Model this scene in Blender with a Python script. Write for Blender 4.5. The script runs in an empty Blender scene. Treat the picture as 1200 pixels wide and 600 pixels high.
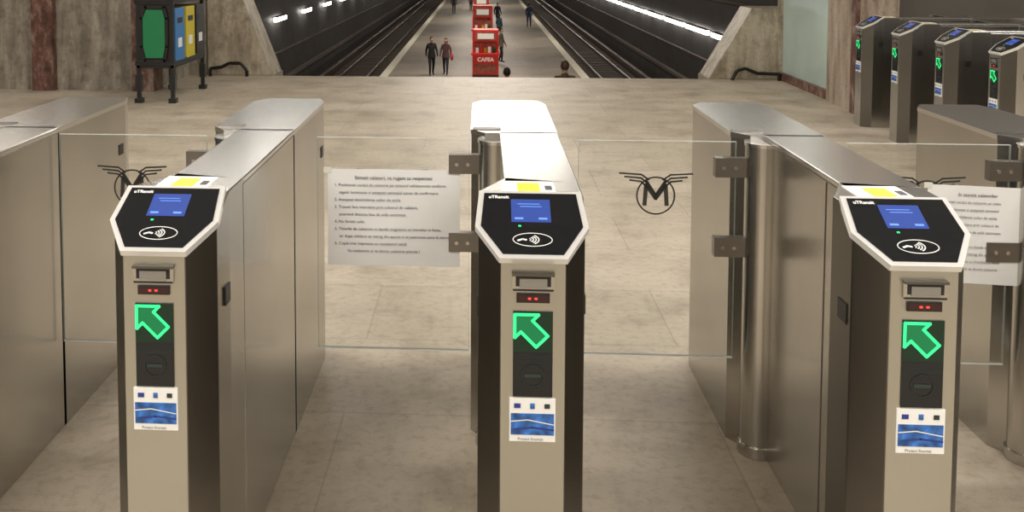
import bpy, math, random
from mathutils import Vector, Matrix
random.seed(4)
S = bpy.context.scene
S.view_settings.view_transform = 'Standard'
COL = S.collection

# ---------------------------------------------------------------- materials
def newmat(name):
    m = bpy.data.materials.new(name); m.use_nodes = True
    nt = m.node_tree; return m, nt, nt.nodes['Principled BSDF']

def mat(name, c, rough=.5, metal=0, emit=0, ecol=None, var=0.0, vscale=8, coat=0):
    m, nt, b = newmat(name)
    b.inputs['Base Color'].default_value = (*c, 1)
    b.inputs['Roughness'].default_value = rough
    b.inputs['Metallic'].default_value = metal
    b.inputs['Coat Weight'].default_value = coat
    if emit:
        b.inputs['Emission Color'].default_value = (*(ecol or c), 1)
        b.inputs['Emission Strength'].default_value = emit
    if var:
        tc = nt.nodes.new('ShaderNodeTexCoord'); n = nt.nodes.new('ShaderNodeTexNoise')
        n.inputs['Scale'].default_value = vscale; n.inputs['Detail'].default_value = 6
        r = nt.nodes.new('ShaderNodeValToRGB')
        r.color_ramp.elements[0].position = .3; r.color_ramp.elements[1].position = .7
        r.color_ramp.elements[0].color = (*[x*(1-var) for x in c], 1)
        r.color_ramp.elements[1].color = (*[min(1, x*(1+var)) for x in c], 1)
        nt.links.new(tc.outputs['Object'], n.inputs['Vector'])
        nt.links.new(n.outputs['Fac'], r.inputs['Fac'])
        nt.links.new(r.outputs['Color'], b.inputs['Base Color'])
    return m

def steel(name, c, rough, stretch=(2, 2, 60), bump=0, dark=.86, metal=1):
    m, nt, b = newmat(name)
    b.inputs['Metallic'].default_value = metal
    tc = nt.nodes.new('ShaderNodeTexCoord'); mp = nt.nodes.new('ShaderNodeMapping')
    mp.inputs['Scale'].default_value = stretch
    n = nt.nodes.new('ShaderNodeTexNoise'); n.inputs['Scale'].default_value = 2; n.inputs['Detail'].default_value = 2
    n2 = nt.nodes.new('ShaderNodeTexNoise'); n2.inputs['Scale'].default_value = 2.2; n2.inputs['Detail'].default_value = 3
    L = nt.links.new
    L(tc.outputs['Object'], mp.inputs['Vector']); L(mp.outputs['Vector'], n.inputs['Vector'])
    L(tc.outputs['Object'], n2.inputs['Vector'])
    mr = nt.nodes.new('ShaderNodeMapRange'); mr.inputs['To Min'].default_value = rough-.012; mr.inputs['To Max'].default_value = rough+.018
    L(n.outputs['Fac'], mr.inputs['Value']); L(mr.outputs['Result'], b.inputs['Roughness'])
    r = nt.nodes.new('ShaderNodeValToRGB')
    r.color_ramp.elements[0].position = .3; r.color_ramp.elements[1].position = .7
    r.color_ramp.elements[0].color = (*[x*dark for x in c], 1); r.color_ramp.elements[1].color = (*c, 1)
    L(n2.outputs['Fac'], r.inputs['Fac']); L(r.outputs['Color'], b.inputs['Base Color'])
    return m

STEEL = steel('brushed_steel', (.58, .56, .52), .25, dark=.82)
STEELF = steel('brushed_steel_front', (.53, .52, .47), .33, (2, 2, 80), 0, .90)
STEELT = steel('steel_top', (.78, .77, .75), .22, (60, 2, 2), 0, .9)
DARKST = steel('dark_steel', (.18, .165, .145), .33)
BRKT = steel('bracket_steel', (.27, .25, .23), .35)
BEZEL = mat('bezel_silver', (.86, .86, .85), .3, .45)
BLACKG = mat('black_glass', (.006, .007, .009), .22)
BLACK = mat('black_plastic', (.012, .012, .013), .45)
WHITE = mat('white_print', (.85, .85, .83), .6)
PAPER = mat('paper', (.78, .78, .77), .8, var=.03, vscale=5)
INK = mat('ink', (.10, .10, .11), .8)
YEL = mat('yellow_sticker', (.85, .72, .03), .5)
SCREEN = mat('blue_screen', (.02, .035, .14), .3, emit=1.0, ecol=(.02, .052, .25))
SCRT = mat('screen_text', (.1, .2, .5), .3, emit=1.0, ecol=(.10, .2, .55))
GLOW = mat('green_led', (.0, .3, .08), .4, emit=1.35, ecol=(.04, .95, .26))
GLOWD = mat('green_led_dim', (.0, .06, .03), .4, emit=.40, ecol=(.0, .38, .09))
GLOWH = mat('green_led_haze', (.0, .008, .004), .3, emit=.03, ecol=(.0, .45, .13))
FAINT = mat('panel_faint_mark', (.02, .035, .035), .4)
RED = mat('red_led', (.5, .02, .01), .4, emit=2.0, ecol=(1, .05, .03))
REDBK = mat('red_led_back', (.035, .008, .008), .4)
BLUEP = mat('sticker_blue', (.03, .13, .42), .5, var=.7, vscale=45)
NAVY = mat('sticker_navy', (.02, .04, .25), .5)
LOGO = mat('logo_black', (.03, .028, .025), .5)

def glassmat(name, tint, edge=0):
    m = bpy.data.materials.new(name); m.use_nodes = True
    nt = m.node_tree; nt.nodes.clear()
    o = nt.nodes.new('ShaderNodeOutputMaterial'); mx = nt.nodes.new('ShaderNodeMixShader')
    t = nt.nodes.new('ShaderNodeBsdfTransparent'); t.inputs[0].default_value = (*tint, 1)
    L = nt.links.new
    if edge:
        g = nt.nodes.new('ShaderNodeBsdfDiffuse'); g.inputs[0].default_value = (.9, .92, .90, 1); mx.inputs[0].default_value = edge
    else:
        g = nt.nodes.new('ShaderNodeBsdfGlossy'); g.inputs['Roughness'].default_value = .02
        f = nt.nodes.new('ShaderNodeFresnel'); f.inputs['IOR'].default_value = 1.33; L(f.outputs[0], mx.inputs[0])
    L(t.outputs[0], mx.inputs[1]); L(g.outputs[0], mx.inputs[2]); L(mx.outputs[0], o.inputs[0])
    return m
GLASS = glassmat('clear_glass', (.972, .976, .972))
GEDGE = glassmat('glass_edge', (.8, .85, .82), .9)
GEDGS = glassmat('glass_edge_side', (.8, .85, .82), .3)

def stone(name, c1, c2, c3, scale, rough, streak=(1, 1, 1), joints=None, bump=.1, speck=.8, mscale=9, hi=.46, fine=0):
    m, nt, b = newmat(name); L = nt.links.new
    tc = nt.nodes.new('ShaderNodeTexCoord'); mp = nt.nodes.new('ShaderNodeMapping'); mp.inputs['Scale'].default_value = streak
    L(tc.outputs['Object'], mp.inputs['Vector'])
    n = nt.nodes.new('ShaderNodeTexNoise'); n.inputs['Scale'].default_value = scale; n.inputs['Detail'].default_value = 8; n.inputs['Roughness'].default_value = .65
    L(mp.outputs['Vector'], n.inputs['Vector'])
    r = nt.nodes.new('ShaderNodeValToRGB')
    e = r.color_ramp.elements; e[0].position = .32; e[0].color = (*c1, 1); e[1].position = .68; e[1].color = (*c3, 1)
    k = e.new(.5); k.color = (*c2, 1)
    L(n.outputs['Fac'], r.inputs['Fac']); out = r.outputs['Color']
    def mul(a, bcol, f):
        q = nt.nodes.new('ShaderNodeMix'); q.data_type = 'RGBA'; q.blend_type = 'MULTIPLY'; q.inputs[0].default_value = f
        L(a, q.inputs[6]); L(bcol, q.inputs[7]); return q.outputs[2]
    if joints:
        w, h, mc, ms, amt = joints
        br = nt.nodes.new('ShaderNodeTexBrick'); br.inputs['Scale'].default_value = 1
        br.inputs['Brick Width'].default_value = w; br.inputs['Row Height'].default_value = h
        br.inputs['Mortar Size'].default_value = ms; br.inputs['Mortar Smooth'].default_value = .5
        br.offset = .37
        br.inputs['Color1'].default_value = (1, .99, .98, 1); br.inputs['Color2'].default_value = (amt, amt*.985, amt*.94, 1)
        br.inputs['Mortar'].default_value = (*mc, 1)
        L(tc.outputs['Object'], br.inputs['Vector'])
        out = mul(out, br.outputs['Color'], 1)
    n3 = nt.nodes.new('ShaderNodeTexNoise'); n3.inputs['Scale'].default_value = scale*mscale; n3.inputs['Detail'].default_value = 6; n3.inputs['Roughness'].default_value = .6
    L(tc.outputs['Object'], n3.inputs['Vector'])
    r3 = nt.nodes.new('ShaderNodeValToRGB'); r3.color_ramp.elements[0].position = .30; r3.color_ramp.elements[0].color = (.56, .52, .48, 1)
    r3.color_ramp.elements[1].position = hi; r3.color_ramp.elements[1].color = (1, 1, 1, 1)
    L(n3.outputs['Fac'], r3.inputs['Fac'])
    out = mul(out, r3.outputs['Color'], speck)
    if fine:
        n4 = nt.nodes.new('ShaderNodeTexNoise'); n4.inputs['Scale'].default_value = fine; n4.inputs['Detail'].default_value = 4; n4.inputs['Roughness'].default_value = .7
        L(tc.outputs['Object'], n4.inputs['Vector'])
        r4 = nt.nodes.new('ShaderNodeValToRGB'); r4.color_ramp.elements[0].position = .34; r4.color_ramp.elements[0].color = (.66, .62, .57, 1)
        r4.color_ramp.elements[1].position = .52; r4.color_ramp.elements[1].color = (1, 1, 1, 1)
        L(n4.outputs['Fac'], r4.inputs['Fac']); out = mul(out, r4.outputs['Color'], .55)
    L(out, b.inputs['Base Color'])
    mr = nt.nodes.new('ShaderNodeMapRange'); mr.inputs['To Min'].default_value = rough-.08; mr.inputs['To Max'].default_value = rough+.15
    L(n.outputs['Fac'], mr.inputs['Value']); L(mr.outputs['Result'], b.inputs['Roughness'])
    bp = nt.nodes.new('ShaderNodeBump'); bp.inputs['Strength'].default_value = bump; bp.inputs['Distance'].default_value = .01
    L(n.outputs['Fac'], bp.inputs['Height']); L(bp.outputs['Normal'], b.inputs['Normal'])
    return m

FLOOR = stone('stone_floor', (.42, .36, .285), (.51, .445, .36), (.58, .515, .425), 1.6, .42,
              (1, 1.6, 1), (1.25, .62, (.76, .73, .70), .005, .88), .03, .62, 2.0, .50, 26)
TRAV = stone('travertine', (.24, .195, .14), (.43, .37, .28), (.60, .54, .43), 2.6, .45, (3, 3, .5), None, .15, .9, 2, .5, 20)
TRAVD = stone('travertine_wall_shaded', (.15, .13, .105), (.29, .255, .205), (.45, .41, .34), 3.2, .45, (2, 2, .5), None, .15, .9, 2, .5, 20)  # wall travertine with its backlit shade put into the colour
REDM = stone('red_marble', (.05, .022, .018), (.16, .075, .058), (.36, .26, .22), 11, .3, (1, 1, .6), None, .05)
PINKM = stone('pink_marble', (.22, .16, .12), (.41, .33, .25), (.55, .47, .38), 3, .35, (3, 3, .5), None, .05)
PLAT = stone('platform_stone', (.24, .21, .175), (.31, .27, .225), (.37, .33, .275), .6, .4, (1, 1, 1), (2, 2, (.7, .7, .7), .02, .85), .03)
CYAN = mat('pale_cyan_panel', (.50, .62, .57), .18, var=.12, vscale=1.5)
CEIL = mat('ceiling_paint', (.50, .48, .45), .8, var=.08, vscale=2)
WALLC = mat('wall_cream', (.36, .34, .31), .7, var=.2, vscale=.7)
WALLD = mat('wall_dark_brown', (.12, .105, .09), .6, var=.25, vscale=1.1)
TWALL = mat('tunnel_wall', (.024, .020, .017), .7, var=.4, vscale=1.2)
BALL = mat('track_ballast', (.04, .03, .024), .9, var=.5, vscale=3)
RAIL = mat('rail_steel', (.26, .21, .18), .35, .9)
SLEEP = mat('sleeper', (.085, .066, .053), .9)
EDGE = mat('platform_edge', (.66, .62, .50), .6, var=.1, vscale=4)
TUBE = mat('fluorescent_tube', (1, .98, .9), .5, emit=11, ecol=(1, .97, .9))

# ---------------------------------------------------------------- mesh builder
class MB:
    def __init__(s): s.v = []; s.f = []; s.m = []; s.mats = []; s.M = None; s.smooth = []
    def mi(s, mt):
        if mt not in s.mats: s.mats.append(mt)
        return s.mats.index(mt)
    def add(s, vs, fs, mt, smooth=False):
        o = len(s.v); i = s.mi(mt)
        for p in vs:
            p = Vector(p)
            if s.M: p = s.M @ p
            s.v.append(tuple(p))
        for f in fs: s.f.append([o+k for k in f]); s.m.append(i); s.smooth.append(smooth)
    def box(s, x0, x1, y0, y1, z0, z1, mt):
        vs = [(x0,y0,z0),(x1,y0,z0),(x1,y1,z0),(x0,y1,z0),(x0,y0,z1),(x1,y0,z1),(x1,y1,z1),(x0,y1,z1)]
        s.add(vs, [(0,3,2,1),(4,5,6,7),(0,1,5,4),(1,2,6,5),(2,3,7,6),(3,0,4,7)], mt)
    def prism(s, pts, z0, z1, mt, side=None, topm=None, map3=None):
        n = len(pts); map3 = map3 or (lambda a, b, c: (a, b, c))
        zf = z1 if callable(z1) else (lambda x, y: z1)
        vs = [map3(x, y, z0) for x, y in pts] + [map3(x, y, zf(x, y)) for x, y in pts]
        s.add([vs[i] for i in range(n)], [tuple(reversed(range(n)))], mt)
        s.add(vs[n:], [tuple(range(n))], topm or mt)
        for i in range(n):
            j = (i+1) % n
            s.add([vs[i], vs[j], vs[n+j], vs[n+i]], [(0,1,2,3)], (side or {}).get(i, mt))
    def cyl(s, p0, p1, r, mt, n=24, r1=None, cap=True):
        p0 = Vector(p0); p1 = Vector(p1); d = (p1-p0).normalized()
        a = d.orthogonal().normalized(); b = d.cross(a); r1 = r if r1 is None else r1
        vs = []
        for k in range(n):
            t = 2*math.pi*k/n; q = a*math.cos(t)+b*math.sin(t)
            vs.append(p0+q*r)
        for k in range(n):
            t = 2*math.pi*k/n; q = a*math.cos(t)+b*math.sin(t)
            vs.append(p1+q*r1)
        s.add(vs, [(k, (k+1) % n, n+(k+1) % n, n+k) for k in range(n)], mt, True)
        if cap: s.add(vs, [tuple(reversed(range(n))), tuple(range(n, 2*n))], mt)
    def path(s, pts, r, mt, n=8):
        for a, b in zip(pts[:-1], pts[1:]): s.cyl(a, b, r, mt, n)
    def strip(s, pts, w, mt, f, closed=False):
        n = len(pts); rng = range(n if closed else n-1)
        for i in rng:
            a = Vector(pts[i]).to_2d(); b = Vector(pts[(i+1) % n]).to_2d(); d = (b-a)
            if d.length < 1e-7: continue
            d.normalize(); q = Vector((-d.y, d.x))*w/2; a = a-d*w*.3; b = b+d*w*.3
            s.add([f(*(a-q)), f(*(b-q)), f(*(b+q)), f(*(a+q))], [(0,1,2,3)], mt)
    def ell(s, c, r, mt, nu=16, nv=10):
        vs = []; fs = []
        for j in range(nv+1):
            ph = math.pi*j/nv
            for i in range(nu):
                th = 2*math.pi*i/nu
                vs.append((c[0]+r[0]*math.sin(ph)*math.cos(th), c[1]+r[1]*math.sin(ph)*math.sin(th), c[2]+r[2]*math.cos(ph)))
        for j in range(nv):
            for i in range(nu):
                fs.append((j*nu+i, (j+1)*nu+i, (j+1)*nu+(i+1) % nu, j*nu+(i+1) % nu))
        s.add(vs, fs, mt, True)
    def mesh(s, name):
        me = bpy.data.meshes.new(name); me.from_pydata(s.v, [], s.f)
        for m in s.mats: me.materials.append(m)
        for p, i, sm in zip(me.polygons, s.m, s.smooth): p.material_index = i; p.use_smooth = sm
        me.update(); return me

def place(name, me, parent=None, loc=(0,0,0), rotz=0, bevel=0):
    o = bpy.data.objects.new(name, me); COL.objects.link(o)
    o.location = loc; o.rotation_euler = (0, 0, rotz)
    if parent: o.parent = parent
    if bevel:
        b = o.modifiers.new('bevel', 'BEVEL'); b.width = bevel; b.segments = 2; b.limit_method = 'ANGLE'; b.angle_limit = .5
    return o
def weld(me):
    import bmesh
    bm = bmesh.new(); bm.from_mesh(me); bmesh.ops.remove_doubles(bm, verts=bm.verts, dist=1e-5)
    bmesh.ops.recalc_face_normals(bm, faces=bm.faces); bm.to_mesh(me); bm.free(); return me
def textmesh(body, size, mt, align='LEFT', bold=0):
    cu = bpy.data.curves.new('txt', 'FONT'); cu.body = body; cu.size = size; cu.align_x = align; cu.offset = bold
    o = bpy.data.objects.new('txt', cu); COL.objects.link(o)
    bpy.context.view_layer.update()
    me = bpy.data.meshes.new_from_object(o.evaluated_get(bpy.context.evaluated_depsgraph_get()))
    bpy.data.objects.remove(o); me.materials.clear(); me.materials.append(mt); return me
def addtext(mb, body, size, mt, f, align='LEFT', bold=0):
    me = textmesh(body, size, mt, align, bold)
    mb.add([f(v.co.x, v.co.y) for v in me.vertices], [tuple(p.vertices) for p in me.polygons], mt)
    bpy.data.meshes.remove(me)
def empty(name, loc, rotz=0):
    e = bpy.data.objects.new(name, None); COL.objects.link(e); e.location = loc; e.rotation_euler = (0, 0, rotz); e.empty_display_size = .2
    return e

# ---------------------------------------------------------------- ticket gate (local: front face at y=0 facing -Y)
FZ, TZ, SD = .90, 1.0, .17
def ztop(x, y): return FZ+(TZ-FZ)*min(y, SD)/SD
SL = math.hypot(SD, TZ-FZ); sv = Vector((0, SD, TZ-FZ))/SL; nv = Vector((0, -(TZ-FZ), SD))/SL
def slope(u, s, n=0.0): return tuple(Vector((u, 0, FZ))+sv*s+nv*n)

mb = MB()   # pedestal
plan = [(-.07,0),(.07,0),(.12,.08),(.125,.17),(.125,.30),(-.055,.34),(-.12,.20),(-.12,.17),(-.12,.08)]
n = len(plan)
top = [(x, y, ztop(x, y)) for x, y in plan]; bot = [(x, y, .0) for x, y in plan]
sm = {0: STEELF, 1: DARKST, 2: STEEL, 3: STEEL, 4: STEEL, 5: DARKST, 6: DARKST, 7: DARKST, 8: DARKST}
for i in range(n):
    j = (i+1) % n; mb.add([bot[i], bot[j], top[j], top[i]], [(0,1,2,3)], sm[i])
mb.add([top[i] for i in (0,1,2,3,7,8)], [(0,1,2,3,4,5)], STEEL)
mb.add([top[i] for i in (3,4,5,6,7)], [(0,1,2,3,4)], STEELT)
PED = weld(mb.mesh('pedestal'))

mb = MB()   # body between pedestal and hinge post
mb.box(-.055, .125, .302, .96, 0, .985, STEEL)
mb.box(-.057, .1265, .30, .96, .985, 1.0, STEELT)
BODY = mb.mesh('body')
mb = MB()   # rear housing
rp = [(-.10,.94),(.125,.94),(.125,1.52),(.10,1.61),(-.105,1.61),(-.145,1.54),(-.145,1.0)]
mb.prism(rp, 0, .985, STEEL)
rp2 = [(x*1.015, y) for x, y in rp]
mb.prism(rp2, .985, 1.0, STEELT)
mb.box(-.140, -.05, .985, 1.03, 1.0, 1.002, DARKST)
REAR = mb.mesh('rear_housing')
mb = MB()   # hinge post
PCX = -.064
mb.cyl((PCX,.92,0), (PCX,.92,.975), .058, STEEL, 40)
mb.cyl((PCX,.92,.975), (PCX,.92,.985), .061, STEELT, 40)
mb.cyl((PCX,.92,0), (PCX,.92,.035), .064, STEEL, 40)
for zz in (.905, .655):
    mb.box(-.215, -.115, .905, .935, zz-.030, zz+.030, BRKT)
    for bx in (-.19, -.155):
        mb.cyl((bx,.905,zz), (bx,.900,zz), .006, STEEL, 12)
POST = mb.mesh('hinge_post')
mb = MB()   # glass leaf
g = (-.635, -.15, .915, .925, .30, .985)
x0,x1,y0,y1,z0,z1 = g
mb.add([(x0,y0,z0),(x1,y0,z0),(x1,y0,z1),(x0,y0,z1)], [(0,1,2,3)], GLASS)
mb.add([(x0,y1,z0),(x1,y1,z0),(x1,y1,z1),(x0,y1,z1)], [(3,2,1,0)], GLASS)
e = .0012
mb.box(x0, x1, y0, y1, z0, z0+.003, GEDGE)
mb.box(x0, x1, y0, y1, z1-e, z1, GEDGS)
mb.box(x0, x0+e, y0, y1, z0, z1, GEDGS); mb.box(x1-e, x1, y0, y1, z0, z1, GEDGS)
LEAF = mb.mesh('glass_leaf')
mb = MB()   # winged logo
lf = lambda u, v: (-.395+u, .9135, .825+v)
ring = [(.058*math.cos(t*math.pi/18), -.012+.058*math.sin(t*math.pi/18)) for t in range(36)]
mb.strip(ring, .005, LOGO, lf, True)
mb.strip([(-.034,-.040),(-.030,.022),(0,-.020),(.030,.022),(.034,-.040)], .013, LOGO, lf)
for sgn in (-1, 1):
    for k, (a, ln) in enumerate(((.058,.112),(.047,.096),(.036,.080))):
        mb.strip([(sgn*.022, a-.020-.004*k), (sgn*.045, a-.004), (sgn*ln, a)], .0055, LOGO, lf)
    mb.strip([(sgn*.0, -.012), (sgn*.03, .034)], .010, LOGO, lf)
LOGOM = mb.mesh('winged_logo')

mb = MB()   # reader head
hexo = [(-.074,-.004),(.074,-.004),(.127,.088),(.118,SL+.002),(-.118,SL+.002),(-.127,.088)]
hexi = [(-.066,.007),(.066,.007),(.114,.088),(.106,SL-.007),(-.106,SL-.007),(-.114,.088)]
mb.prism(hexo, -.006, .010, BEZEL, map3=slope)
mb.prism(hexi, .010, .012, BLACKG, map3=slope)
def on(n): return lambda u, v: slope(u, v, n)
mb.prism([(-.045,.100),(.044,.100),(.044,.170),(-.045,.170)], .012, .0128, SCREEN, map3=slope)
for k, (a, b, s) in enumerate(((-.03,.02,.155),(-.024,.024,.147))):
    mb.strip([(a,s),(b,s)], .0022, SCRT, on(.0135))
for bx in (-.028, .026):
    mb.strip([(bx-.008,.110),(bx+.008,.110)], .006, SCRT, on(.0135))
addtext(mb, 'uTRansit', .013, WHITE, lambda u, v: slope(-.096+u, .172+v, .0135), bold=.0004)
el = [(.043*math.cos(t*math.pi/16), .047+.019*math.sin(t*math.pi/16)) for t in range(32)]
mb.strip(el, .002, WHITE, on(.0135), True)
for k, r in enumerate((.006, .012, .018, .024)):
    mb.strip([(-.010+r*math.cos(t), .047+r*.62*math.sin(t)) for t in [(-.9+.3*q) for q in range(7)]], .0026, WHITE, on(.0137))
mb.strip([(-.032,.044),(-.022,.048),(-.014,.046)], .0045, WHITE, on(.0137))
mb.prism([(-.03,.086),(-.024,.086),(-.024,.090),(-.03,.090)], .012, .013, GLOW, map3=slope)
HEAD = mb.mesh('reader_head')

mb = MB()   # front face fittings (facing -Y)
SLOTG = mat('slot_grey', (.30, .29, .27), .4, .6)
def fb(u0, u1, z0, z1, mt, d=.003, o=0): mb.box(u0, u1, -d-o, -o+.001, z0, z1, mt)
fb(-.046, .046, .836, .872, STEEL, .006)
fb(-.038, .038, .844, .866, BLACK, .0065)
fb(-.030, .030, .841, .862, SLOTG, .0085)
fb(-.046, .046, .868, .8735, DARKST, .012)
fb(-.044, .044, .834, .838, BLACK, .007)
fb(-.036, .036, .807, .827, BLACK, .004)
fb(-.033, .033, .810, .824, REDBK, .005)
for ux in (-.008, .006):
    fb(ux-.003, ux+.003, .815, .819, RED, .0058)
fb(-.043, .043, .597, .787, BLACKG, .003)
AW, AX, AZ = .074, -.0395, .781
ap = [(0,0),(.7,0),(.52,.18),(.97,.63),(.63,.97),(.18,.52),(0,.7)]
fa = lambda o: (lambda u, v: (AX+u, -o, AZ-v))
app = [(u*AW, v*AW) for u, v in ap]
mb.strip(app, .0066, GLOW, fa(.0046), True)
mb.add([fa(.004)(u, v) for u, v in app], [(0,1,2,3,4,5,6)], GLOWD)
fb(-.042, .042, .698, .786, GLOWH, .0034)  # arrow's glow spill painted on the panel as a faintly emissive patch
ci = [(.024*math.cos(t*math.pi/12), .024*math.sin(t*math.pi/12)) for t in range(24)]
mb.strip(ci, .003, FAINT, lambda u, v: (u, -.0042, .645+v), True)
mb.strip([(-.015,0),(.015,0)], .008, FAINT, lambda u, v: (u, -.0042, .645+v))
for q in range(5):
    fb(-.040, .040, .69-q*.004, .6905-q*.004, FAINT, .0036)
fb(-.050, .050, .497, .594, WHITE, .0035)
fb(-.047, .047, .512, .560, BLUEP, .0042)
mb.strip([(-.046,.542),(-.01,.546),(.046,.536)], .0022, WHITE, lambda u, v: (u, -.0046, v))
mb.strip([(-.040,.524),(.0,.529),(.046,.524)], .004, NAVY, lambda u, v: (u, -.0047, v))
fb(-.040, -.026, .572, .582, NAVY, .0045); fb(-.005, .005, .571, .583, BLUEP, .0045); fb(.026, .038, .572, .582, FAINT, .0045)
addtext(mb, 'Proiect finantat', .009, INK, lambda u, v: (-.032+u, -.0045, .500+v))
FITT = mb.mesh('front_panel')

mb = MB()   # side slots and stickers on the top
for zz in (.735,):
    mb.box(.1235, .1275, .125, .165, zz, zz+.045, BLACK); mb.box(-.1225, -.119, .10, .15, zz, zz+.045, BLACK)
mb.box(.124, .1275, 1.45, 1.49, .80, .84, BLACK)
mb.box(-.0567, -.0545, .42, .423, .02, .98, DARKST)
mb.box(-.064, .064, .19, .30, 1.0, 1.0015, WHITE)
mb.box(-.026, .026, .20, .275, 1.0, 1.003, YEL)
mb.box(.040, .056, .215, .25, 1.0, 1.003, INK)
SIDE = mb.mesh('slots_and_stickers')

def gate(x, y, rot=0):
    e = empty('ticket_gate', (x, y, 0), rot)
    for nme, me, bv in (('pedestal',PED,.003),('body',BODY,.003),('rear_housing',REAR,.003),('hinge_post',POST,0),
                        ('glass_leaf',LEAF,0),('winged_logo',LOGOM,0),('reader_head',HEAD,.0012),('front_panel',FITT,0),('slots_and_stickers',SIDE,0)):
        place(nme, me, e, bevel=bv)
    return e
for gx in (.115, -.725, .94, 1.76, -1.50): gate(gx, 2.01)
gate(-2.36, 2.01); gate(2.60, 2.01)
for gy in (6.52, 7.28, 8.04, 8.80): gate(3.46, gy, -math.pi/2)

# ---------------------------------------------------------------- notices on the glass
TAPE = mat('tape', (.7,.68,.6), .3)
def notice(x0, x1, z0, z1, y, tilt, title, lines, ts):
    w = x1-x0; h = z1-z0; mb = MB()
    N = 14; vs = []; fs = []
    for i in range(N+1):
        u = i/N
        for j in (0, 1):
            vs.append((-w/2+u*w, -.002-.0015*math.sin(u*9+j), -h/2+j*h))
    for i in range(N): fs.append((2*i, 2*i+2, 2*i+3, 2*i+1))
    mb.add(vs, fs, PAPER)
    f = lambda yy, xx: (lambda u, v: (xx+u, -.0048, yy+v))
    addtext(mb, title, ts*1.2, INK, f(h/2-.032, 0), 'CENTER', .0001)
    step = (h-.075)/len(lines)
    for k, l in enumerate(lines):
        addtext(mb, l, ts, INK, f(h/2-.055-k*step, -w/2+.022), 'LEFT', 0)
    for sx in (-1, 1):
        mb.box(sx*w/2-.012, sx*w/2+.012, -.0052, -.0046, h/2-.012, h/2+.006, TAPE)
    o = place('paper_notice', mb.mesh('paper_notice'), None, ((x0+x1)/2, y, (z0+z1)/2))
    o.rotation_euler = (0, tilt, 0); return o
T1 = ['1. Pozitionati cardul de calatorie pe cititorul validatorului conform',
      '    sagetii luminoase si asteptati semnalul sonor de confirmare.',
      '2. Asteptati deschiderea usilor de sticla.', '3. Treceti fara intarziere prin culoarul de validare,',
      '    pastrand distanta fata de usile automate.',
      '4. Nu fortati usile.', '5. Titlurile de calatorie cu banda magnetica se introduc in fanta,',
      '    iar dupa validare se retrag din aparat si se pastreaza pana la iesire.',
      '6. Copiii trec impreuna cu insotitorul adult.', '           Va multumim si va dorim calatorie placuta !']
notice(-.485, -.065, .575, .885, 2.922, .0, 'Stimati calatori, va rugam sa respectati', T1, .0132)
notice(1.36, 1.66, .555, .858, 2.922, .035, 'In atentia calatorilor', [l[:44] for l in T1], .0118)

# ---------------------------------------------------------------- room shell
def one(name, fn, bevel=0):
    mb = MB(); fn(mb); return place(name, mb.mesh(name), bevel=bevel)
YS = 12.0; SX0, SX1 = -2.7, 2.88
def fl(m):
    m.box(-9, 9, -4, YS, -.3, 0, FLOOR); m.box(-9, SX0, YS, 12.6, -.3, 0, FLOOR); m.box(SX1, 9, YS, 12.6, -.3, 0, FLOOR)
one('floor', fl)
one('ceiling', lambda m: m.box(-9, 9, -4, 13, 3.2, 3.35, CEIL))
def wb(m):
    m.box(-9, 9, -4.2, -4, 0, 3.2, WALLC)
    for x in (-7, -4.2, -1.4, 1.4, 4.2, 7): m.box(x-.25, x+.25, -4, -3.9, 0, 3.2, WALLD)  # unseen dark columns, added to give the steel contrast to reflect
one('wall_back', wb)
def wl(m):
    m.box(-9, -5.15, 10.6, 10.8, 0, 3.2, TRAVD); m.box(-4.95, -4.0, 10.6, 10.8, 0, 3.2, TRAVD)
    m.box(-4.2, -3.8, 10.8, 12.6, 0, 3.2, TRAVD)
    m.box(-3.8, -3.58, 12.0, 12.6, 0, 3.2, TRAVD)
one('wall_left', wl)
def sidew(x, s):
    def f(m):
        m.box(min(x, x+s*.2), max(x, x+s*.2), -4, 10.8 if s < 0 else 9.75, 0, 3.2, WALLC)
        for y in (-2.5, 0, 2.5, 5, 7.5): m.box(min(x, x-s*.1), max(x, x-s*.1), y, y+.8, 0, 3.2, WALLD)  # dark side columns, unseen, added for contrast in the steel reflections
    return f
one('wall_left_side', sidew(-9, -1))
def trim(m):
    m.box(-5.18, -4.93, 10.5, 10.82, 0, 3.2, REDM); m.box(-4.0, -3.75, 10.5, 10.82, 0, 3.2, REDM)
one('trim_left', trim)
def wr(m):
    m.box(3.78, 3.98, 10.25, 12.0, 0, 3.2, CYAN)
    m.box(3.70, 4.05, 9.35, 10.25, 0, 3.2, PINKM)
    m.box(4.05, 9, 9.55, 9.75, 0, 3.2, WALLD)
    m.box(3.72, 3.98, 11.98, 12.02, 0, 3.2, TRAV)
one('wall_right', wr)
one('wall_right_side', sidew(9, 1))
one('trim_right', lambda m: m.box(3.665, 3.70, 9.40, 9.52, 0, 3.2, REDM))
one('baseboard_right', lambda m: (m.box(3.74, 3.78, 10.25, 12.0, 0, .10, REDM)))
one('wall_upper_stairs', lambda m: (m.box(-9, 9, 12.9, 13.1, 3.2, 4.4, WALLC)))
def par(m, xi, xo, xt, h):
    pts = [(xi, 0), (xo, 0), (xo, h), (xt, h)]
    if xi > xo: pts = pts[::-1]
    y0, y1 = 12.02, 12.55
    vs = [(x, y0, z) for x, z in pts]+[(x, y1, z) for x, z in pts]
    m.add(vs, [(0,1,2,3),(7,6,5,4),(0,4,5,1),(1,5,6,2),(2,6,7,3),(3,7,4,0)], TRAV)
one('stair_parapet', lambda m: par(m, SX0, -3.57, -3.14, 1.12), .01)
one('stair_parapet', lambda m: par(m, SX1, 3.90, 3.40, .90), .01)
RAILM = mat('handrail_black', (.02, .018, .016), .3, .4)
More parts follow.
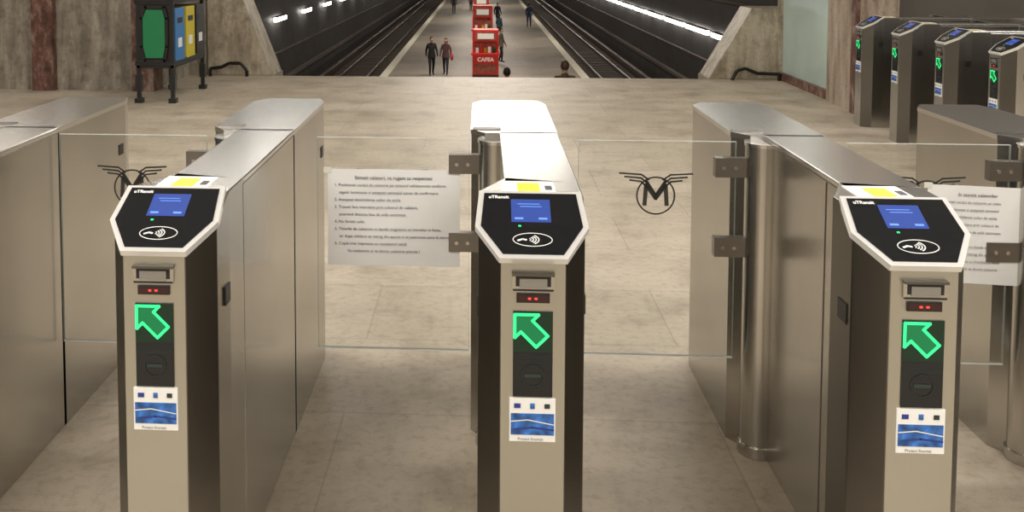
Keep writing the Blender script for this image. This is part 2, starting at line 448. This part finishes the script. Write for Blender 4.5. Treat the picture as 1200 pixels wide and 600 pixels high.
one('handrail', lambda m: (m.path([(-3.5,11.9,.10),(-3.35,11.9,.12),(-3.25,11.9,.17),(-3.1,11.9,.17),(-3.02,11.9,.08),(-3.02,11.9,0)], .022, RAILM), m.cyl((-3.5,11.9,0),(-3.5,11.9,.10),.022,RAILM)))
one('handrail', lambda m: (m.path([(3.72,11.9,.08),(3.45,11.9,.09),(3.3,11.9,.15),(3.2,11.9,.12),(3.14,11.9,0)], .022, RAILM), m.cyl((3.72,11.9,0),(3.72,11.9,.08),.022,RAILM)))
PZ = -3.8
def st(m):
    N = 24
    for i in range(N):
        y0 = YS+i*8/N; z = -(i+1)*3.8/(N+1)
        m.box(SX0, SX1, y0, y0+8/N, z-.4, z, PLAT)
    for xa, xb in ((SX0-.15, SX0), (SX1, SX1+.15)):
        p = [(12.6,-.35),(12.6,-1.2),(19.9,-3.8),(19.9,-3.2)]
        vs = [(xa, y, z) for y, z in p]+[(xb, y, z) for y, z in p]
        m.add(vs, [(0,1,2,3),(7,6,5,4),(0,4,5,1),(1,5,6,2),(2,6,7,3),(3,7,4,0)], TRAV)
one('staircase', st)
PX0, PX1 = -4.5, 4.75
one('station_platform', lambda m: m.box(PX0, PX1, 20, 169.9, PZ-1.2, PZ, PLAT))
for a in (PX0, PX1-.36): one('platform_edge_strip', lambda m: m.box(a, a+.36, 20, 169.8, PZ, PZ+.006, EDGE))
def trk(m, c, s):
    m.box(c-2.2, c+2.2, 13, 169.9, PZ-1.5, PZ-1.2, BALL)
    for y in range(229): m.box(c-1.25, c+1.25, 14+y*.68, 14.28+y*.68, PZ-1.2, PZ-1.12, SLEEP)
    for dx in (-.72, .72): m.box(c+dx-.05, c+dx+.05, 14, 169.8, PZ-1.12, PZ-.96, RAIL)
    m.box(c+s*1.5-.10, c+s*1.5+.10, 14, 169.8, PZ-1.1, PZ-.82, RAIL)
one('railway_track', lambda m: trk(m, -6.7, -1))
one('railway_track', lambda m: trk(m, 6.95, 1))
def tun(m, x, s):
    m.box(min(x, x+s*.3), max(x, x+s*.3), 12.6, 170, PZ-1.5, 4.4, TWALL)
    m.box(min(x, x-s*.22), max(x, x-s*.22), 14, 170, PZ-.2, PZ-.05, SLEEP)
    m.box(min(x, x-s*.12), max(x, x-s*.12), 14, 170, PZ+1.1, PZ+1.16, SLEEP)
    m.box(min(x, x-s*.10), max(x, x-s*.10), 14, 170, PZ+3.6, PZ+3.7, SLEEP)
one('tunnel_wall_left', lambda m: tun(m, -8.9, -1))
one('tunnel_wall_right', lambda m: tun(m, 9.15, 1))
one('tunnel_end_wall', lambda m: m.box(-9.2, 9.45, 170, 170.3, PZ-1.5, 4.4, TWALL))
one('tunnel_ceiling', lambda m: m.box(-9.2, 9.45, 13, 170, 4.4, 4.6, TWALL))
def tl(m, x, z, ys, ln, s):
    for y in ys:
        m.box(x-.07, x+.07, y, y+ln, z-.10, z+.08, TUBE)
        m.box(x-.09, x+.09, y-.1, y+ln+.1, z+.08, z+.12, SLEEP)
        for q in (y+.2, y+ln-.2): m.box(min(x, x+s*.2), max(x, x+s*.2), q, q+.04, z+.06, z+.10, SLEEP)
one('wall_light_strip', lambda m: tl(m, 8.95, -1.48, [33+i*4.6 for i in range(26)], 3.8, 1))
one('wall_light_strip', lambda m: tl(m, -8.7, -1.15, [33+i*6.2 for i in range(20)], 2.0, -1))

# ---------------------------------------------------------------- recycling station
G1 = mat('bin_green', (.01, .20, .07), .4); B1 = mat('bin_blue', (.04, .20, .50), .4); Y1 = mat('bin_yellow', (.62, .50, .03), .4)
BF = mat('bin_frame_black', (.012, .012, .012), .35)
def rec(m):
    X0, X1, Y1_ = -.40, 0, 1.1
    for x in (X0, X1-.035):
        for y in (0, Y1_-.035):
            m.box(x, x+.04, y, y+.04, 0, 1.12, BF)
            m.box(x-.02, x+.06, y-.02, y+.06, 0, .05, BF)
            m.box(x-.012, x+.052, y-.012, y+.052, .14, .30, BF)
    for z in (.40, 1.05): m.box(X0-.01, X1+.01, -.01, Y1_+.01, z, z+.05, BF)
    m.box(X0, X1, 0, Y1_, .37, .40, BF)
    m.box(X0+.02, X1-.02, .005, .03, .42, 1.05, BF)
    arc = [(-.29,.48),(-.11,.48),(-.085,.60),(-.085,.90),(-.11,.99),(-.28,.99),(-.32,.90),(-.32,.60)]
    m.add([(x, -.012, z) for x, z in arc], [tuple(range(8))], G1)
    m.strip([(-.30,.45),(-.09,.45),(-.065,.60),(-.065,.90),(-.09,1.02),(-.29,1.02),(-.34,.90),(-.34,.60)], .03, BF, lambda u, v: (u, -.016, v), True)
    for k, c in enumerate((B1, Y1, BF)):
        y0 = .03+k*.365
        m.box(X0+.04, X1+.012, y0+.02, y0+.32, .44, 1.0, c)
        m.box(X1+.012, X1+.016, y0+.08, y0+.25, .84, .90, BF)
        m.box(X0+.05, X1-.03, y0+.02, y0+.32, 1.09, 1.13, (B1, Y1, G1)[k])
        m.box(X1+.012, X1+.017, y0+.10, y0+.22, .58, .68, WHITE)
    m.box(X0-.02, X1+.02, -.02, Y1_+.02, 1.08, 1.10, BF)
mb = MB(); rec(mb); place('recycling_station', mb.mesh('recycling_station'), None, (-3.24, 9.68, 0), bevel=.004)

# ---------------------------------------------------------------- kiosks on the platform
KR = mat('kiosk_red', (.62, .03, .02), .4, emit=.12, ecol=(.7, .03, .02)); KW = mat('kiosk_white', (.8, .76, .7), .5, emit=.3, ecol=(.8, .7, .6))
KD = mat('kiosk_dark', (.05, .03, .03), .5); KP = mat('kiosk_panel', (.45,.12,.08), .5, var=.4, vscale=6)
def kiosk(x, y, w, h, label):
    m = MB()
    m.box(-w/2, w/2, 0, .9, 0, .12, KD)
    m.box(-w/2, w/2, .0, .9, .12, h*.50, KR)
    m.box(-w/2+.1, w/2-.1, -.012, .0, .2, h*.30, KP)
    addtext(m, label, .24, KW, lambda u, v: (u, -.02, h*.36+v), 'CENTER', .008)
    m.box(-w/2-.06, w/2+.06, -.12, .95, h*.50, h*.54, KR)
    for px in (-w/2, w/2-.08):
        for py in (0, .82): m.box(px, px+.08, py, py+.08, h*.54, h*.80, KR)
    m.box(-w/2+.09, w/2-.09, .25, .8, h*.54, h*.78, KP)
    for q in range(5):
        m.box(-w/2+.14+q*.18, -w/2+.27+q*.18, .15, .24, h*.54, h*.54+.22+.05*(q % 2), [KW, KR, YEL, KW, G1][q])
    m.box(-w/2+.02, w/2-.02, -.06, .92, h*.80, h*1.06, KR)
    m.box(-w/2+.14, w/2-.14, -.075, -.06, h*.83, h*1.02, KP)
    m.box(-w/2+.22, w/2-.22, -.08, -.07, h*.86, h*.98, KW)
    place('vending_kiosk', m.mesh('vending_kiosk'), None, (x, y, PZ+.001), bevel=.01)
kiosk(.20, 41.2, 1.15, 1.98, 'CAFEA')
kiosk(.08, 51, 1.1, 2.5, 'PRESA')
kiosk(.02, 66, 1.1, 2.3, 'BILETE')

# ---------------------------------------------------------------- people
SKIN = mat('skin', (.55, .33, .24), .55); LIPS = mat('lips', (.4,.15,.12), .5); SH = mat('shoe', (.02,.018,.016), .5)
def person(name, x, y, z, head, coat, pants, hair, H=1.75, ph=.0, long_hair=False, bag=None, longcoat=False):
    k = H/1.75; sw = ph
    V = {'pel':(0,0,.95,.125),'sp':(0,0,1.12,.12),'ch':(0,.01,1.33,.135),'nk0':(0,.01,1.46,.06),'nk':(0,0,1.52,.05),'hd':(0,-.01,1.58,.05),
         'sl':(-.165,.01,1.41,.07),'el':(-.225,.02+sw*.12,1.14,.05),'wl':(-.235,-.07+sw*.22,.92,.036),'pl':(-.235,-.09+sw*.24,.865,.03),
         'sr':(.165,.01,1.41,.07),'er':(.225,.02-sw*.12,1.14,.05),'wr':(.235,-.07-sw*.22,.92,.036),'pr':(.235,-.09-sw*.24,.865,.03),
         'hl':(-.085,0,.88,.098),'kl':(-.095,-.03-sw*.16,.50,.064),'al':(-.10,.02-sw*.26,.10,.042),'tl':(-.11,-.14-sw*.26,.045,.035),
         'hr':(.085,0,.88,.098),'kr':(.095,-.03+sw*.10,.50,.064),'ar':(.10,.02+sw*.30,.10+abs(sw)*.04,.042),'tr':(.11,-.13+sw*.28,.045,.035)}
    names = list(V); E = [('pel','sp'),('sp','ch'),('ch','nk0'),('nk0','nk'),('nk','hd'),('ch','sl'),('sl','el'),('el','wl'),('wl','pl'),
        ('ch','sr'),('sr','er'),('er','wr'),('wr','pr'),('pel','hl'),('hl','kl'),('kl','al'),('al','tl'),('pel','hr'),('hr','kr'),('kr','ar'),('ar','tr')]
    me = bpy.data.meshes.new('sk'); me.from_pydata([V[n][:3] for n in names], [(names.index(a), names.index(b)) for a, b in E], [])
    o = bpy.data.objects.new('sk', me); COL.objects.link(o)
    o.modifiers.new('s', 'SKIN')
    for i, n in enumerate(names):
        r = V[n][3]; sx = 1.15 if n in ('pel','sp','ch') else 1
        me.skin_vertices[0].data[i].radius = (r*sx, r*(.82 if sx > 1 else 1)); me.skin_vertices[0].data[i].use_root = (i == 0)
    sb = o.modifiers.new('b', 'SUBSURF'); sb.levels = 2
    bpy.context.view_layer.update()
    ev = bpy.data.meshes.new_from_object(o.evaluated_get(bpy.context.evaluated_depsgraph_get()))
    C = mat(name+'_coat', coat, .8, var=.15); P = mat(name+'_trousers', pants, .85); HR = mat(name+'_hair', hair, .6)
    mb = MB(); vs = [v.co.copy() for v in ev.vertices]
    mb.add(vs, [], C)
    for p in ev.polygons:
        c = p.center
        if c.z < .085: m = SH
        elif abs(c.x) > .185 and c.z < .90: m = SKIN
        elif c.z > 1.48: m = SKIN
        elif c.z < (.62 if longcoat else .86): m = P
        else: m = C
        mb.f.append(list(p.vertices)); mb.m.append(mb.mi(m)); mb.smooth.append(True)
    bpy.data.objects.remove(o)
    hz = .60 if longcoat else .84
    nn = 20
    vs = []
    for zz, rx, ry in ((hz,.185,.135),(1.0,.165,.12),(1.1,.150,.11)):
        vs += [(rx*math.cos(2*math.pi*i/nn), ry*math.sin(2*math.pi*i/nn), zz) for i in range(nn)]
    mb.add(vs, [(r*nn+i, r*nn+(i+1) % nn, (r+1)*nn+(i+1) % nn, (r+1)*nn+i) for r in (0,1) for i in range(nn)], C, True)
    mb.cyl((0,.01,1.44),(0,0,1.50),.085,C,18,.066)
    hc = (0,-.015,1.64)
    mb.ell(hc, (.074,.092,.112), SKIN, 20, 14)
    mb.ell((0,.012,1.665), (.082,.090,.103), HR, 20, 14)
    mb.ell((0,-.035,1.725), (.066,.06,.035), HR, 16, 8)
    if long_hair: mb.ell((0,.045,1.57), (.085,.06,.16), HR, 16, 10)
    mb.ell((0,-.112,1.625), (.012,.018,.022), SKIN, 8, 6)
    mb.ell((0,-.100,1.585), (.025,.008,.007), LIPS, 8, 6)
    for s in (-1, 1):
        mb.ell((s*.03,-.097,1.645), (.012,.007,.007), WHITE, 8, 6); mb.ell((s*.03,-.103,1.645), (.005,.004,.005), INK, 8, 6)
        mb.ell((s*.077,-.01,1.635), (.01,.02,.03), SKIN, 8, 6)
        hx, hy = s*.235, (-.09+sw*.24*(1 if s < 0 else -1))
        for f in range(4):
            a = Vector((hx+.001*s, hy-.026+f*.017, .855)); L_ = (.036,.042,.045,.034)[3-f]
            b = a+Vector((-.004*s, -.003, -L_)); c = b+Vector((-.014*s, -.004, -L_*.7))
            mb.cyl(a, b, .0095, SKIN, 8, .0085); mb.cyl(b, c, .0085, SKIN, 8, .006)
        a = Vector((hx-.008*s, hy-.028, .885)); b = a+Vector((-.012*s, -.026, -.028)); mb.cyl(a, b, .011, SKIN, 8, .009); mb.cyl(b, b+Vector((-.003*s,-.008,-.025)), .009, SKIN, 8, .007)
    if bag:
        BG = mat('bag', bag, .6)
        mb.ell((.30,-.02,.86), (.07,.15,.16), BG, 16, 10)
        mb.path([(.28,-.02,1.0),(.20,-.05,1.25),(.14,.0,1.48),(.14,.10,1.3),(.27,.10,1.0)], .012, BG)
    me2 = mb.mesh(name)
    o = place(name, me2, None, (x, y, z), head); o.scale = (k, k, k); return o
person('man', -2.2, 41.6, PZ, .25, (.012,.012,.014), (.012,.012,.015), (.02,.015,.01), 1.74, .6)
person('woman', -1.58, 41.9, PZ, -.2, (.10,.05,.055), (.03,.03,.05), (.05,.025,.015), 1.66, -.5, True, (.55,.04,.05))
person('man', 3.55, 70, PZ, 3.0, (.02,.03,.08), (.02,.03,.08), (.02,.015,.01), 1.8, .8)
person('man', -2.5, 86, PZ, 0.1, (.015,.015,.018), (.02,.02,.03), (.02,.015,.01), 1.78, .7)
person('woman', 1.15, 60, PZ, 2.6, (.02,.05,.06), (.01,.01,.015), (.03,.02,.01), 1.65, .3, True)
person('man', 1.0, 47, PZ, 1.2, (.16,.12,.09), (.02,.02,.03), (.03,.02,.01), 1.72, .4)
person('man', 1.25, 72, PZ, .4, (.02,.02,.03), (.02,.02,.03), (.02,.015,.01), 1.76, .5)
person('woman', -1.0, 92, PZ, .2, (.20,.04,.04), (.02,.02,.03), (.04,.02,.01), 1.64, .5, True)
person('woman', 1.38, 15.5, -1.672, 3.2, (.12,.08,.05), (.03,.03,.05), (.10,.05,.03), 1.50, .3, False)
person('man', .42, 15.2, -1.52, 3.1, (.012,.012,.014), (.012,.012,.015), (.012,.010,.008), 1.26, .3)

# ---------------------------------------------------------------- ceiling lights
LH = mat('lamp_housing', (.6,.6,.6), .5)
def lamp(x, y, w, sx=1.5, sy=.3, col=(1,.955,.88), z=3.08, housing=True):
    e = empty('ceiling_light', (x, y, z))
    if housing:
        mb = MB(); mb.box(-sx/2-.03, sx/2+.03, -sy/2-.03, sy/2+.03, .01, .12, LH)
        place('housing', mb.mesh('housing'), e)
    l = bpy.data.lights.new('tube', 'AREA'); l.shape = 'RECTANGLE'; l.size = sx; l.size_y = sy; l.energy = w; l.color = col
    o = bpy.data.objects.new('tube', l); COL.objects.link(o); o.parent = e
for y, pw in ((-2, 68), (1.0, 76), (4.4, 56), (7.6, 34), (10.6, 25)):
    for x in (-5.5, -1.9, 1.9, 5.5): lamp(x, y, pw)
lamp(.45, 12.3, 36, 1.6, .5)
for y in (24, 40, 58, 78, 100, 130): lamp(.1, y, 680, 4, .8, (1,.90,.78), 4.25)

w = bpy.data.worlds.new('world'); S.world = w; w.use_nodes = True
w.node_tree.nodes['Background'].inputs[0].default_value = (.9,.85,.78,1); w.node_tree.nodes['Background'].inputs[1].default_value = .05

# ---------------------------------------------------------------- camera
F = 1100.0; tp = .061; ty = .06
cam = bpy.data.cameras.new('camera'); co = bpy.data.objects.new('camera', cam); COL.objects.link(co)
cam.sensor_width = 36; cam.lens = F/1200*36; cam.clip_end = 400
co.location = (0, 0, 1.56)
co.rotation_euler = (math.pi/2-math.atan(tp), 0, math.atan(ty))
cam.shift_x = (600-498)/1200; cam.shift_y = -(300-15)/1200
S.camera = co
